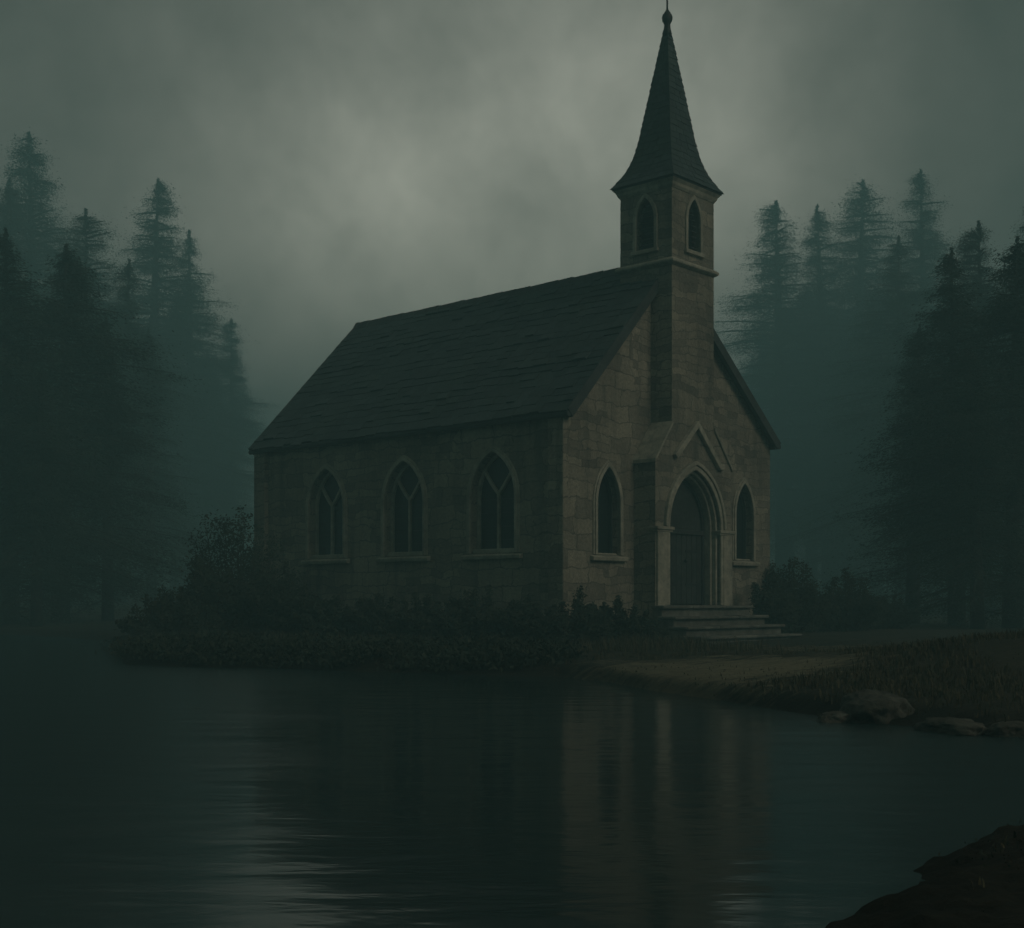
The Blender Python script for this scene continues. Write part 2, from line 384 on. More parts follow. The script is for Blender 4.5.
# spire: four flared faces laid with courses of slates
sp = MB(); SH = .155
prof = [(1.0, 9.97), (.80, 10.25), (.665, 10.50), (.575, 10.78), (.50, 11.10)]
APEX = 13.78
def spire_ratio(z):
    if z >= prof[-1][1]: return prof[-1][0]*(1-(z-prof[-1][1])/(APEX+.25-prof[-1][1]))
    for (r0, z0), (r1, z1) in zip(prof, prof[1:]):
        if z <= z1: return r0+(r1-r0)*(z-z0)/(z1-z0)
hx, hy = (T1-T0)/2+SH, (TV1-TV0)/2+SH
def sc(z, side, t, off=0):
    k = spire_ratio(z); x, y = hx*k+off, hy*k+off
    return {0: (bu - x + 2*x*t, bv - y, z), 1: (bu + x, bv - y + 2*y*t, z), 2: (bu + x - 2*x*t, bv + y, z), 3: (bu - x, bv + y - 2*y*t, z)}[side]
rs = random.Random(5)
zc = 9.97
body = [9.97 + i*(APEX-9.97)/24 for i in range(25)]
sp.add([sc(z, s, 0, -.02) for z in body for s in range(4)], [(4*i+k, 4*i+(k+1)%4, 4*i+4+(k+1)%4, 4*i+4+k) for i in range(24) for k in range(4)])
rows = 25
for i in range(rows):
    z0 = 9.97 + (APEX-9.97)*i/rows; z1 = min(APEX, z0 + (APEX-9.97)/rows*1.12)
    for s in range(4):
        width = 2*hx*spire_ratio(z0); nt_ = max(2, round(width/.24)); cuts = [0]+[(k+(.5 if i%2 else 0)+rs.uniform(-.15,.15))/nt_ for k in range(1, nt_)]+[1]
        cuts = [min(1, c_) for c_ in cuts]
        for a0, a1 in zip(cuts, cuts[1:]):
            if a1-a0 < .02: continue
            o = rs.uniform(.014, .024); dz = rs.uniform(-.02, .01) if i else 0; g_ = .004/max(width, .1)
            g0 = 0 if a0 == 0 else g_; g1 = 0 if a1 == 1 else g_
            sp.hexa([sc(z0+dz, s, a0+g0, -.01), sc(z0+dz, s, a1-g1, -.01), sc(z0+dz, s, a1-g1, o), sc(z0+dz, s, a0+g0, o)],
                    [sc(z1, s, a0+g0, -.03), sc(z1, s, a1-g1, -.03), sc(z1, s, a1-g1, .006), sc(z1, s, a0+g0, .006)])
spire = sp.build('spire', M['slate'], chapel)
sof = MB(); sof.box((bu-hx+.02, bv-hy+.02, 9.93), (bu+hx-.02, bv+hy-.02, 9.966)); sof.build('eaves_board', M['lead'], spire, bevel=.008)
fin = MB(); fin.lathe([(.0, 13.55), (.11, 13.55), (.085, 13.72), (.07, 13.84), (.09, 13.88), (.115, 13.93), (.125, 13.99), (.11, 14.06), (.07, 14.12), (.035, 14.17), (.022, 14.22), (.017, 15.2), (.0, 15.22)], 16, (bu, bv))
fin.build('finial', M['iron'], spire, smooth=True)

# main roof: two slopes of slates over a solid body
rf = MB(); rr = random.Random(11)
VO0, VO1 = -.17, LEN+.17
def slope(u_e, side):
    k = (RIDGE-EAVE)/abs(UA-u_e)
    e = Vector((u_e + side*.15, 0, EAVE - .15*k + .10)); a = Vector((UA, 0, RIDGE + .10)); d = (a-e); L_ = d.length; d.normalize()
    nr = Vector((-d.z, 0, d.x)) if side < 0 else Vector((d.z, 0, -d.x))
    if nr.z < 0: nr = -nr
    def q(t, v, h): p = e + d*t + nr*h; return (p.x, v, p.z)
    rf.hexa([q(0, VO0, -.09), q(L_, VO0, -.09), q(L_, VO1, -.09), q(0, VO1, -.09)], [q(0, VO0, 0), q(L_, VO0, 0), q(L_, VO1, 0), q(0, VO1, 0)])
    rows = 21; ex = L_/rows
    for i in range(rows):
        v = VO0 - .02; t0 = i*ex - (.05 if i == 0 else 0); t1 = min(L_, (i+1.25)*ex)
        sag = lambda vv: .035*noise.noise((vv*.45, i*.35, side*7.))
        while v < VO1:
            w_ = rr.uniform(.24, .50); v1 = min(VO1+.02, v+w_)
            if VO1 - v1 < .1: v1 = VO1+.02
            lift = rr.uniform(.012, .028) + (rr.uniform(.01, .035) if rr.random() < .10 else 0); dt = rr.uniform(-.055, .035); s1, s2 = sag(v)+.02, sag(v1)+.02
            rf.hexa([q(t0+dt, v+.006, .002+s1*0), q(t0+dt+rr.uniform(-.012, .012), v1-.003, .002), q(t1, v1-.003, -.004), q(t1, v+.003, -.004)],
                    [q(t0+dt, v+.006, lift+s1), q(t0+dt, v1-.006, lift+s2), q(t1, v1-.003, .012+s2*.6), q(t1, v+.003, .012+s1*.6)])
            v = v1
    # boards under the edge of the slates
    vbs = []
    for v0, v1 in ((VO0-.045, VO0-.003), (VO1+.003, VO1+.045)):
        vb = MB(); vbs.append(vb); vb.hexa([q(-.02, v0, -.19), q(L_-.02, v0, -.19), q(L_-.02, v1, -.19), q(-.02, v1, -.19)], [q(-.02, v0, .035), q(L_-.02, v0, .035), q(L_-.02, v1, .035), q(-.02, v1, .035)])
    gt = MB()
    pts = [q(-.05, VO0-.03, -.07), q(-.05, VO1+.03, -.07)]
    gt.tube(pts, .062, 10)
    gt.hexa([q(.02, VO0, -.22), q(.10, VO0, -.22), q(.10, VO1, -.22), q(.02, VO1, -.22)], [q(.02, VO0, -.092), q(.10, VO0, -.092), q(.10, VO1, -.092), q(.02, VO1, -.092)])
    return vbs, gt
a1, g1 = slope(0, -1); a2, g2 = slope(W, 1)
roof = rf.build('roof', M['slate'], chapel)
for m_ in a1 + a2: m_.build('verge_board', M['lead'], roof, bevel=.008)
for m_ in (g1, g2): m_.build('gutter', M['lead'], roof, bevel=.004)
rc = MB(); v = TV1
while v < VO1:                                                      # ridge tiles
    v1 = min(VO1+.03, v+.46); z = RIDGE + .10 + rr.uniform(-.008, .008)
    rc.hexa([(UA-.17, v, z-.13), (UA+.17, v, z-.13), (UA+.17, v1-.008, z-.13), (UA-.17, v1-.008, z-.13)], [(UA-.035, v, z+.085), (UA+.035, v, z+.085), (UA+.035, v1-.008, z+.075), (UA-.035, v1-.008, z+.075)])
    v = v1
rc.build('ridge_cap', M['lead'], roof, bevel=.01)

# ------------------------------------------------------------------ ground and lake
shore_px = [(130,664),(200,667.5),(300,669),(450,674),(560,676),(605,681),(650,691),(700,698),(790,711),(850,719),(930,727),(1024,737),(1250,748)]
sh = []
for px, y in shore_px:
    d = F*CAM_H/(y-HORIZON); sh.append((at(px, d), d))
sx = np.array([-500., -90., -45., -28., -16., -11.] + [p[0] for p in sh] + [14., 30., 90., 500.])
sy = np.array([54., 48., 44., 43., 42., 36.] + [p[1] for p in sh] + [7., -5., -60., -200.])
NBY, NBX = [-10, 3.0, 4.0, 4.6, 5.0, 5.4, 5.8, 6.2, 6.6, 8], [2.5, 1.2, 1.05, 1.22, 1.46, 1.70, 2.0, 2.5, 3.6, 7]   # edge of the near bank
def ground_z(x, y):
    ys = float(np.interp(x, sx, sy))
    nz = noise.noise((x*.55, y*.55, 3.1)); nf = noise.noise((x*2.1, y*2.1, 9.)); nb = noise.noise((x*.12, y*.12, 1.7))
    s = (y - ys)*.72 + .35*nz + .12*nf
    z = -.75 + .75*min(1, max(0, (s+2.2)/2.2))**.7 if s < 0 else .16*min(1, s/.45) + .12*min(1, max(0, (s-.4)/6)) + .10*nb*min(1, s/5)
    if s > 0: z += (.035*nf + .05*nz)*min(1, s)
    far = max(0, (math.hypot(x, y)-55)/60); z += 1.2*min(1.5, far)*max(0, min(1, s/10))
    z -= .14*math.exp(-((x-5.6)/1.9)**2-((y-27.0)/2.4)**2)
    z += .46*math.exp(-((x-6.6)/2.4)**2-((y-15.6)/2.6)**2)*min(1, max(0, s/.9))      # grassy hump on the right bank
    # near bank at the lower right
    if y < 8 and x > 0:
        q = x - float(np.interp(y, NBY, NBX)) + .20*noise.noise((x*1.6, y*1.6, 5.5)) + .10*noise.noise((x*4.2, y*4.2, 2.2)) - .6*max(0, y-6.5)
        if q > -.5: z = max(z, (-.25 + .5*(q+.5) if q < 0 else .07*min(1, q/.25) + .06*min(1, q/1.3)) + .035*noise.noise((x*3, y*3, 4.4)) + .03*noise.noise((x*8, y*8, 1.4)) + .016*noise.noise((x*21, y*21, 3.4)))
    return z
def axis(lo, hi, step, end, grow=1.22):
    a = list(np.arange(lo, hi+1e-6, step)); d = step
    while a[-1] < end: d *= grow; a.append(a[-1]+d)
    d = step; b = [lo]
    while b[-1] > -end: d *= grow; b.append(b[-1]-d)
    return np.array(b[:0:-1] + a)
def joined(parts, end):
    a = axis(parts[0][0], parts[-1][1], .11, end); lo, hi = parts[0][0], parts[-1][1]
    mid = np.concatenate([np.arange(p0, p1-1e-6, st) for p0, p1, st in parts])
    return np.concatenate([a[a < lo-1e-6], mid, a[a >= hi-1e-6]])
xs = joined([(-13, .6, .14), (.6, 5, .045), (5, 13, .11)], 360); ys_ = joined([(3, 7.5, .045), (7.5, 31, .11)], 360)
gv = [(float(x), float(y), ground_z(float(x), float(y))) for y in ys_ for x in xs]
nx = len(xs); gf = [(j*nx+i, j*nx+i+1, (j+1)*nx+i+1, (j+1)*nx+i) for j in range(len(ys_)-1) for i in range(nx-1)]
def ground_mat():
    m, nt, b = mat('bank_earth'); L = nt.links
    g = N(nt, 'ShaderNodeNewGeometry'); pos = g.outputs['Position']
    n1 = N(nt, 'ShaderNodeTexNoise', Scale=.55, Detail=7.0, Roughness=.6); L.new(pos, n1.inputs[0])
    mp = N(nt, 'ShaderNodeMapping'); mp.inputs['Scale'].default_value = (1.1, 3.2, 1); L.new(pos, mp.inputs[0])
    n2 = N(nt, 'ShaderNodeTexNoise', Scale=2.6, Detail=8.0, Roughness=.7); L.new(mp.outputs[0], n2.inputs[0])
    n3 = N(nt, 'ShaderNodeTexNoise', Scale=22.0, Detail=6.0, Roughness=.7); L.new(pos, n3.inputs[0])
    # the trodden sandy strip from the steps down to the water
    sep = N(nt, 'ShaderNodeSeparateXYZ'); L.new(pos, sep.inputs[0])
    def ell(cx, cy, rx, ry):
        a = N(nt, 'ShaderNodeVectorMath', operation='SUBTRACT'); L.new(pos, a.inputs[0]); a.inputs[1].default_value = (cx, cy, 0)
        s = N(nt, 'ShaderNodeVectorMath', operation='MULTIPLY'); L.new(a.outputs[0], s.inputs[0]); s.inputs[1].default_value = (1/rx, 1/ry, 0)
        l = N(nt, 'ShaderNodeVectorMath', operation='LENGTH'); L.new(s.outputs[0], l.inputs[0])
        q = N(nt, 'ShaderNodeMapRange'); q.inputs[1].default_value = 1.25; q.inputs[2].default_value = .45; L.new(l.outputs[1], q.inputs[0]); return q.outputs[0]
    mx = N(nt, 'ShaderNodeMath', operation='MAXIMUM'); L.new(ell(2.5, 16.6, 2.3, 3.2), mx.inputs[0]); w2 = N(nt, 'ShaderNodeMath', operation='MULTIPLY'); L.new(ell(5.2, 22.0, 2.2, 6.0), w2.inputs[0]); w2.inputs[1].default_value = .55; L.new(w2.outputs[0], mx.inputs[1])
    ad = N(nt, 'ShaderNodeMath', operation='MULTIPLY_ADD'); L.new(n2.outputs[0], ad.inputs[0]); ad.inputs[1].default_value = 2.6; ad.inputs[2].default_value = -1.42
    sm = N(nt, 'ShaderNodeMath', operation='ADD'); L.new(mx.outputs[0], sm.inputs[0]); L.new(ad.outputs[0], sm.inputs[1]); sm.use_clamp = True
    base = mixc(nt, ramp(nt, n1.outputs[0], [(.35, 0.0), (.65, 1.0)]), (.032, .034, .025), (.058, .054, .037))
    base = mixc(nt, ramp(nt, n2.outputs[0], [(.5, 0.0), (.75, .6)]), base, (.10, .088, .058))
    c = mixc(nt, ramp(nt, sm.outputs[0], [(.30, 0.0), (.85, .85)]), base, (.235, .205, .135))
    c = mixc(nt, .7, c, ramp(nt, n3.outputs[0], [(.3, .55), (.7, 1.4)]), 'MULTIPLY')
    wet = N(nt, 'ShaderNodeMapRange'); wet.inputs[1].default_value = .08; wet.inputs[2].default_value = .23; wet.inputs[3].default_value = .42; wet.inputs[4].default_value = 1.0
    wz = N(nt, 'ShaderNodeMath', operation='MULTIPLY_ADD'); L.new(n2.outputs[0], wz.inputs[0]); wz.inputs[1].default_value = .12; L.new(sep.outputs[2], wz.inputs[2])
    wz2 = N(nt, 'ShaderNodeMath', operation='SUBTRACT'); L.new(wz.outputs[0], wz2.inputs[0]); wz2.inputs[1].default_value = .06; L.new(wz2.outputs[0], wet.inputs[0])
    c = mixc(nt, 1.0, c, wet.outputs[0], 'MULTIPLY')                # earth soaked near the water line
    L.new(c, b.inputs['Base Color']); b.inputs['Roughness'].default_value = .95; b.inputs['Specular IOR Level'].default_value = .15
    k1 = bump(nt, b, n2.outputs[0], .6, .08); bump(nt, b, n3.outputs[0], .8, .03, k1)
    return m
gm = MB(); gm.v = gv; gm.f = gf
ground = gm.build('ground', ground_mat(), smooth=True, uv=False, recalc=False); tag(ground, kind='structure')

def water_mat():
    m, nt, b = mat('lake_water'); L = nt.links
    g = N(nt, 'ShaderNodeNewGeometry')
    mp = N(nt, 'ShaderNodeMapping'); mp.inputs['Scale'].default_value = (.55, 1.5, 1); L.new(g.outputs['Position'], mp.inputs[0])
    n1 = N(nt, 'ShaderNodeTexNoise', Scale=1.6, Detail=4.0, Roughness=.55, Distortion=.3); L.new(mp.outputs[0], n1.inputs[0])
    n2 = N(nt, 'ShaderNodeTexNoise', Scale=.35, Detail=2.0); L.new(mp.outputs[0], n2.inputs[0])
    b.inputs['Base Color'].default_value = (.020, .040, .040, 1); b.inputs['Specular IOR Level'].default_value = .5; b.inputs['Roughness'].default_value = .085; b.inputs['IOR'].default_value = 1.33
    # a breeze ruffles the open water at both sides; the chapel's lee in the middle stays calm
    sp_ = N(nt, 'ShaderNodeSeparateXYZ'); L.new(g.outputs['Position'], sp_.inputs[0])
    ang = N(nt, 'ShaderNodeMath', operation='DIVIDE'); L.new(sp_.outputs[0], ang.inputs[0]); 
    dn = N(nt, 'ShaderNodeMath', operation='ADD'); L.new(sp_.outputs[1], dn.inputs[0]); dn.inputs[1].default_value = 12.0; L.new(dn.outputs[0], ang.inputs[1])
    off = N(nt, 'ShaderNodeMath', operation='ADD'); L.new(ang.outputs[0], off.inputs[0]); off.inputs[1].default_value = -.005
    ab = N(nt, 'ShaderNodeMath', operation='ABSOLUTE'); L.new(off.outputs[0], ab.inputs[0])
    wn = N(nt, 'ShaderNodeTexNoise', Scale=.5, Detail=4.0); L.new(mp.outputs[0], wn.inputs[0])
    wa = N(nt, 'ShaderNodeMath', operation='MULTIPLY_ADD'); L.new(wn.outputs[0], wa.inputs[0]); wa.inputs[1].default_value = .10; L.new(ab.outputs[0], wa.inputs[2])
    wind = N(nt, 'ShaderNodeMapRange', interpolation_type='SMOOTHSTEP'); L.new(wa.outputs[0], wind.inputs[0])
    wind.inputs[1].default_value = .095; wind.inputs[2].default_value = .17; wind.inputs[3].default_value = 0; wind.inputs[4].default_value = 1
    ro = N(nt, 'ShaderNodeMapRange'); L.new(wind.outputs[0], ro.inputs[0]); ro.inputs[3].default_value = .11; ro.inputs[4].default_value = .24; L.new(ro.outputs[0], b.inputs['Roughness'])
    k = bump(nt, b, n2.outputs[0], .16, .06); bump(nt, b, n1.outputs[0], .34, .03, k)
    return m
wm = MB(); wm.add([(-370, -370, 0), (370, -370, 0), (370, 370, 0), (-370, 370, 0)], [(0, 1, 2, 3)])
lake = wm.build('lake', water_mat(), uv=False); tag(lake, kind='structure')

# ------------------------------------------------------------------ boulders
def boulder(px, depth, size, label, seed, name='boulder', sink=.25):
    x, y = at(px, depth), depth
    bm = bmesh.new(); bmesh.ops.create_icosphere(bm, subdivisions=5, radius=1)
    for v in bm.verts:
        p = v.co.copy()
        k = 1 + .30*noise.noise(p*1.1 + Vector((seed*3.1, 0, 0))) + .16*noise.noise(p*2.6 + Vector((0, seed*2.3, 0))) + .07*noise.noise(p*6) + .03*noise.noise(p*15) - .10*abs(noise.noise(p*1.9 + Vector((seed, 4, 2))))
        q = p*k
        q.z = q.z if q.z < .5 else .5 + (q.z-.5)*.55
        v.co = Vector((q.x*size[0], q.y*size[1], q.z*size[2]))
    me = bpy.data.meshes.new(name); bm.to_mesh(me); bm.free(); me.materials.append(M['rock'])
    me.polygons.foreach_set('use_smooth', [True]*len(me.polygons))
    o = bpy.data.objects.new(name, me); col.objects.link(o)
    o.location = (x, y, max(0, ground_z(x, y)) + size[2]*(.62-sink)*.35); o.rotation_euler = (0, 0, seed*1.7)
    return tag(o, label, 'boulder', 'boulders along the water edge')
boulder(874, 12.0, (.36, .30, .26), 'largest rounded grey boulder at the water edge of the right bank', 1)
boulder(836, 11.9, (.17, .14, .10), 'small low boulder in the shallows just left of the largest boulder', 2)
boulder(955, 11.0, (.34, .24, .12), 'flat wide boulder lying at the water line right of the largest boulder', 3)
boulder(1012, 10.7, (.20, .18, .12), 'dark boulder at the right picture edge on the far bank', 4)

# ------------------------------------------------------------------ vegetation
def quads(mb_v, mb_f, c, d, n, L_, w):
    o = len(mb_v); a = d*L_*.5; b = n*w*.5
    mb_v += [c-a, c+b*.9, c+a, c-b*.9]; mb_f.append((o, o+1, o+2, o+3))
def np_mesh(name, vs, fs, m):
    me = bpy.data.meshes.new(name); me.from_pydata([tuple(v) for v in vs], [], fs); me.update(); me.materials.append(m); return me
def spray_mesh(name, P, D, Nn, L_, W_, m):
    """one mesh of many narrow rhombic sprays: centres P, long directions D, widths along Nn"""
    D = D/np.linalg.norm(D, axis=1, keepdims=True); S = np.cross(D, Nn); S /= np.linalg.norm(S, axis=1, keepdims=True) + 1e-9
    a = D*(L_*.5)[:, None]; b = S*(W_*.5)[:, None]; n = len(P)
    V = np.stack([P-a, P+b, P+a, P-b], 1).reshape(-1, 3).astype(np.float32)
    me = bpy.data.meshes.new(name); me.vertices.add(4*n); me.vertices.foreach_set('co', V.ravel())
    me.loops.add(4*n); me.loops.foreach_set('vertex_index', np.arange(4*n, dtype=np.int32))
    me.polygons.add(n); me.polygons.foreach_set('loop_start', np.arange(0, 4*n, 4, dtype=np.int32)); me.polygons.foreach_set('loop_total', np.full(n, 4, dtype=np.int32))
    me.update(calc_edges=True); me.validate(); me.materials.append(m); return me
def spruce_meshes(seed, h=20.0, spread=.17, bare=.10, ragged=.35, fine=1.0):
    r = random.Random(seed); g = np.random.default_rng(seed); tb = MB(); PP, DD, LL = [], [], []
    lx, ly = r.uniform(-.02, .02), r.uniform(-.02, .02)
    tb.tube([(0, 0, -1)] + [(lx*z, ly*z, z) for z in (h*.2, h*.5, h*.8, h*.985)], [h*.017, h*.014, h*.010, h*.005, .015], 8)
    z = h*bare
    while z < h*.985:
        t = (z/h - bare)/(1-bare)
        R0 = h*spread*((1-t)**.78*(.6+.4*min(1, t/.12))) + .16
        for k in range(r.randint(4, 6) if t < .85 else 3):
            if r.random() < .12 or (t < .42 and r.random() > .22 + 1.75*t): continue      # thinning, self-pruned lower branches
            az = r.uniform(0, 2*math.pi)
            Lb = R0*r.uniform(1-ragged, 1.15)*(1 + .9*noise.noise((math.cos(az)*.9, math.sin(az)*.9 + seed*7, z*.26)))
            up = .30*t - .10; drop = r.uniform(.25, .50)*(1-.5*t)
            base = np.array((lx*z, ly*z, z + r.uniform(-.2, .2))); dv = np.array((math.cos(az), math.sin(az), 0)); sv = np.array((-math.sin(az), math.cos(az), 0))
            curve = lambda q: base + dv*Lb*q + np.array((0, 0, up*Lb*q - drop*Lb*q*q + .12*Lb*max(0, q-.7)))
            tb.tube([tuple(curve(q)) for q in (0, .5, .95)], [h*.003, h*.002, .01], 4)
            m = int((50 + Lb*125)*(1.3 if fine > .8 else 3.0)); q = g.beta(1.7, 1.5, m)*1.12
            zc = up*Lb*q - drop*Lb*q*q + .12*Lb*np.maximum(0, q-.7)
            wd = (.15*Lb*(1.2-q) + .10)
            lat = g.normal(0, 1, m)*wd
            P = base + dv*(Lb*q)[:, None] + sv*lat[:, None]; P[:, 2] += zc - np.abs(g.normal(0, .13, m)) - .25*np.abs(lat) + g.normal(0, .05, m)
            P += g.normal(0, 1, (m, 3))*np.where(g.random(m) < .5, .05, .10 + .11*Lb)[:, None]
            D = dv*g.uniform(.3, 1, m)[:, None] + sv*(np.sign(lat)*g.uniform(.2, .9, m))[:, None]; D[:, 2] -= g.uniform(.1, .9, m)
            PP.append(P); DD.append(D); LL.append(g.uniform(.07, .20, m)*fine)
        z += h*.0125*r.uniform(.8, 1.3)*(1.15-.6*t) + .05
    m = 160; zz = g.uniform(h*.95, h*1.005, m); P = np.stack([lx*zz + g.normal(0, .02, m)*(1+(h-zz)*3), ly*zz + g.normal(0, .02, m)*(1+(h-zz)*3), zz], 1)
    PP.append(P); DD.append(g.normal(0, .5, (m, 3)) + np.array((0, 0, .7))); LL.append(g.uniform(.10, .25, m))
    P = np.concatenate(PP); D = np.concatenate(DD); L_ = np.concatenate(LL)
    return spray_mesh('crown', P, D, g.normal(0, 1, P.shape), L_, L_*g.uniform(.22, .42, len(L_)), M['spruce']), tb
protos = {}
for fine in (.85, .46):
    for s, spd, bare, rag in ((1, .20, .05, .45), (2, .175, .07, .6), (3, .23, .05, .4), (4, .19, .06, .55), (5, .21, .04, .5)):
        cm, tb = spruce_meshes(s, 20.0, spd, bare, rag, fine)
        tr_ = tb.build('trunk', M['bark'], smooth=True, uv=False, recalc=False); tm = tr_.data; bpy.data.objects.remove(tr_)
        protos[(s-1, fine)] = (cm, tm)
def spruce(i, px, depth, top, label, group, rz, wide=1.0):
    x = at(px, depth); h = CAM_H + (HORIZON-top)/F*depth
    gz = ground_z(x, depth); k = (h-gz)/20.0
    o = empty('spruce_tree', (x, depth, gz), rz); o.scale = (k*wide, k*wide, k)
    tag(o, label, 'tree', group)
    for nm, me in zip(('crown', 'trunk'), protos[(i, .85 if depth < 62 else .46)]):
        c = bpy.data.objects.new(nm, me); col.objects.link(c); c.parent = o
    return o
GL, GR = 'spruces in the mist left of the chapel', 'spruces in the mist right of the chapel'
left = [(0, 42, 118, 138, 'tallest spruce of the left wood with the highest tip near the picture edge'),
        (3, 146, 126, 180, 'slim spruce with a narrow pointed tip between the tallest one and the chapel'),
        (1, 192, 138, 236, 'shorter spruce just right of the slim pointed one left of the chapel'),
        (4, 4, 106, 178, 'dark spruce at the left picture edge beside the tallest one'),
        (2, 88, 96, 212, 'broad dark spruce between the tallest one and the slim pointed one'),
        (0, -42, 66, 150, 'spruce half cut off by the left picture edge'),
        (1, 118, 84, 262, 'low spruce filling the gap left of the slim pointed one'),
        (3, 232, 155, 318, 'faint spruce fading out close to the chapel roof'),
        (2, 60, 49, 245, 'near dark spruce standing before the tallest one on the left'),
        (4, 10, 48, 232, 'near dark spruce at the left picture edge in front of the tall ones'),
        (3, 108, 52, 318, 'near spruce right of the near dark one on the left bank'),
        (1, 36, 45, 372, 'lowest near spruce at the water edge on the left'),
        (4, 152, 74, 330, 'low spruce standing in front of the slim pointed one'),
        (0, 176, 128, 292, 'pale spruce showing behind the slim pointed one'),
        (2, 205, 140, 350, 'low pale spruce below the shorter one left of the chapel')]
right = [(3, 786, 132, 200, 'faint pointed spruce standing alone just right of the chapel gable'),
         (1, 832, 138, 208, 'pale spruce second from the chapel on the right'),
         (0, 854, 140, 186, 'pale tall spruce in the middle of the right wood'),
         (3, 930, 122, 172, 'tallest spruce of the right wood with a sharp tip'),
         (4, 902, 92, 236, 'mid dark spruce just left of the tallest one on the right'),
         (2, 985, 62, 222, 'broad dark spruce right of the tallest one on the right'),
         (0, 1032, 64, 185, 'dark spruce cut by the right picture edge'),
         (1, 1085, 58, 150, 'spruce whose branches only reach in over the right picture edge'),
         (4, 957, 42, 250, 'near dark spruce before the broad dark one on the right'),
         (2, 1012, 38, 238, 'near dark spruce at the right picture edge'),
         (1, 912, 48, 330, 'low dark spruce left of the near ones on the right bank'),
         (3, 978, 36, 350, 'lowest near spruce on the right bank'),
         (3, 812, 142, 288, 'short faint spruce between the first two pale ones right of the gable'),
         (4, 757, 170, 335, 'palest spruce close behind the right roof edge'),
         (0, 876, 112, 296, 'short spruce below the pale tall one in the right wood'),
         (2, 846, 126, 352, 'lowest pale spruce in the gap right of the chapel')]
rz = random.Random(3)
for a in left: spruce(*a, GL, rz.uniform(0, 6.28), rz.uniform(1.25, 1.65))
for a in right: spruce(*a, GR, rz.uniform(0, 6.28), rz.uniform(1.25, 1.65))

def bush(px, depth, w, h, label, group, seed, n=2600, spiky=.5, lw=(.028, .065), gz=None):
    r = random.Random(seed); x = at(px, depth); gz = ground_z(x, depth) - .03
    o = empty('bush', (x, depth, gz)); tag(o, label, 'bush', group)
    vs, fs = [], []; st = MB(); shoots = []
    for k in range(int(16 + w*12)):
        a = r.uniform(0, 6.28); q = math.sqrt(r.random())
        tip = Vector((math.cos(a)*q*w/2, math.sin(a)*q*w/2*.75, h*(1-.62*q**1.7)*r.uniform(.62, 1.0)))
        if r.random() < .2*spiky: tip.z *= 1.22
        b0 = Vector((tip.x*.25, tip.y*.25, 0)); mid = (b0+tip)*.5 + Vector((tip.x*.16, tip.y*.16, h*.05))
        shoots.append((b0, mid, tip)); st.tube([b0, mid, tip], [.022, .012, .004], 5)
    for i in range(int(n*2.6)):
        b0, mid, tip = r.choice(shoots); t = r.random()**.6
        p = b0*(1-t)**2 + mid*2*t*(1-t) + tip*t*t
        sp_ = .10*h*(1.05-t*.75)
        p = p + Vector((r.gauss(0, sp_), r.gauss(0, sp_), r.gauss(0, sp_*.7))); p.z = max(.02, p.z)
        d = Vector((r.uniform(-1, 1), r.uniform(-1, 1), r.uniform(-.3, 1))).normalized()
        l = r.uniform(*lw)
        quads(vs, fs, p, d, d.orthogonal().normalized(), l*1.7, l)
    me = np_mesh('foliage', vs, fs, M['leaf']); c = bpy.data.objects.new('foliage', me); col.objects.link(c); c.parent = o
    st.build('stem', M['bark'], o, uv=False)
    return o
GB, GC = 'bushes along the long chapel wall', 'bushes right of the entrance steps'
bush(238, 31.5, 3.0, 3.2, 'tallest dark bush at the far left corner of the chapel', GB, 21, 5200)
bush(205, 30.0, 2.6, 1.9, 'rounded dark bush at the left end of the row beside the tallest one', GB, 22, 3600)
bush(275, 29.5, 2.4, 1.7, 'dark bush under the rear end of the long chapel wall', GB, 23, 3400)
bush(322, 28.8, 2.2, 1.25, 'low bush below the rear side window of the chapel', GB, 24, 3000)
bush(372, 28.0, 2.2, 1.15, 'low bush between the rear and the middle side window', GB, 25, 3000)
bush(420, 27.2, 2.1, 1.05, 'low bush below the middle side window', GB, 26, 3000)
bush(468, 26.6, 2.1, 1.12, 'low bush between the middle and the front side window', GB, 27, 3000)
bush(515, 26.0, 2.0, 1.10, 'low bush below the front side window', GB, 28, 3000)
bush(562, 25.6, 1.9, 1.2, 'low bush hiding the foot of the front chapel corner', GB, 29, 3000)
bush(606, 26.2, 1.7, 1.12, 'low bush below the left front window beside the doorway', GB, 30, 2600)
bush(642, 27.0, 1.2, .70, 'smallest bush at the left end of the entrance steps', GB, 31, 2000)
bush(170, 29.0, 2.4, 1.2, 'low sprawling bush at the outer left end of the bank', GB, 32, 2600)
bush(790, 33.6, 2.3, 2.35, 'tallest bush right of the entrance steps against the wall corner', GC, 41, 5000)
bush(768, 32.0, 1.5, 1.5, 'narrow bush in front of the right wall corner beside the steps', GC, 42, 3000)
bush(846, 34.5, 2.3, 1.75, 'middle bush of the three right of the chapel', GC, 43, 4000)
bush(886, 35.5, 2.0, 1.05, 'low outermost bush right of the chapel', GC, 44, 2600)

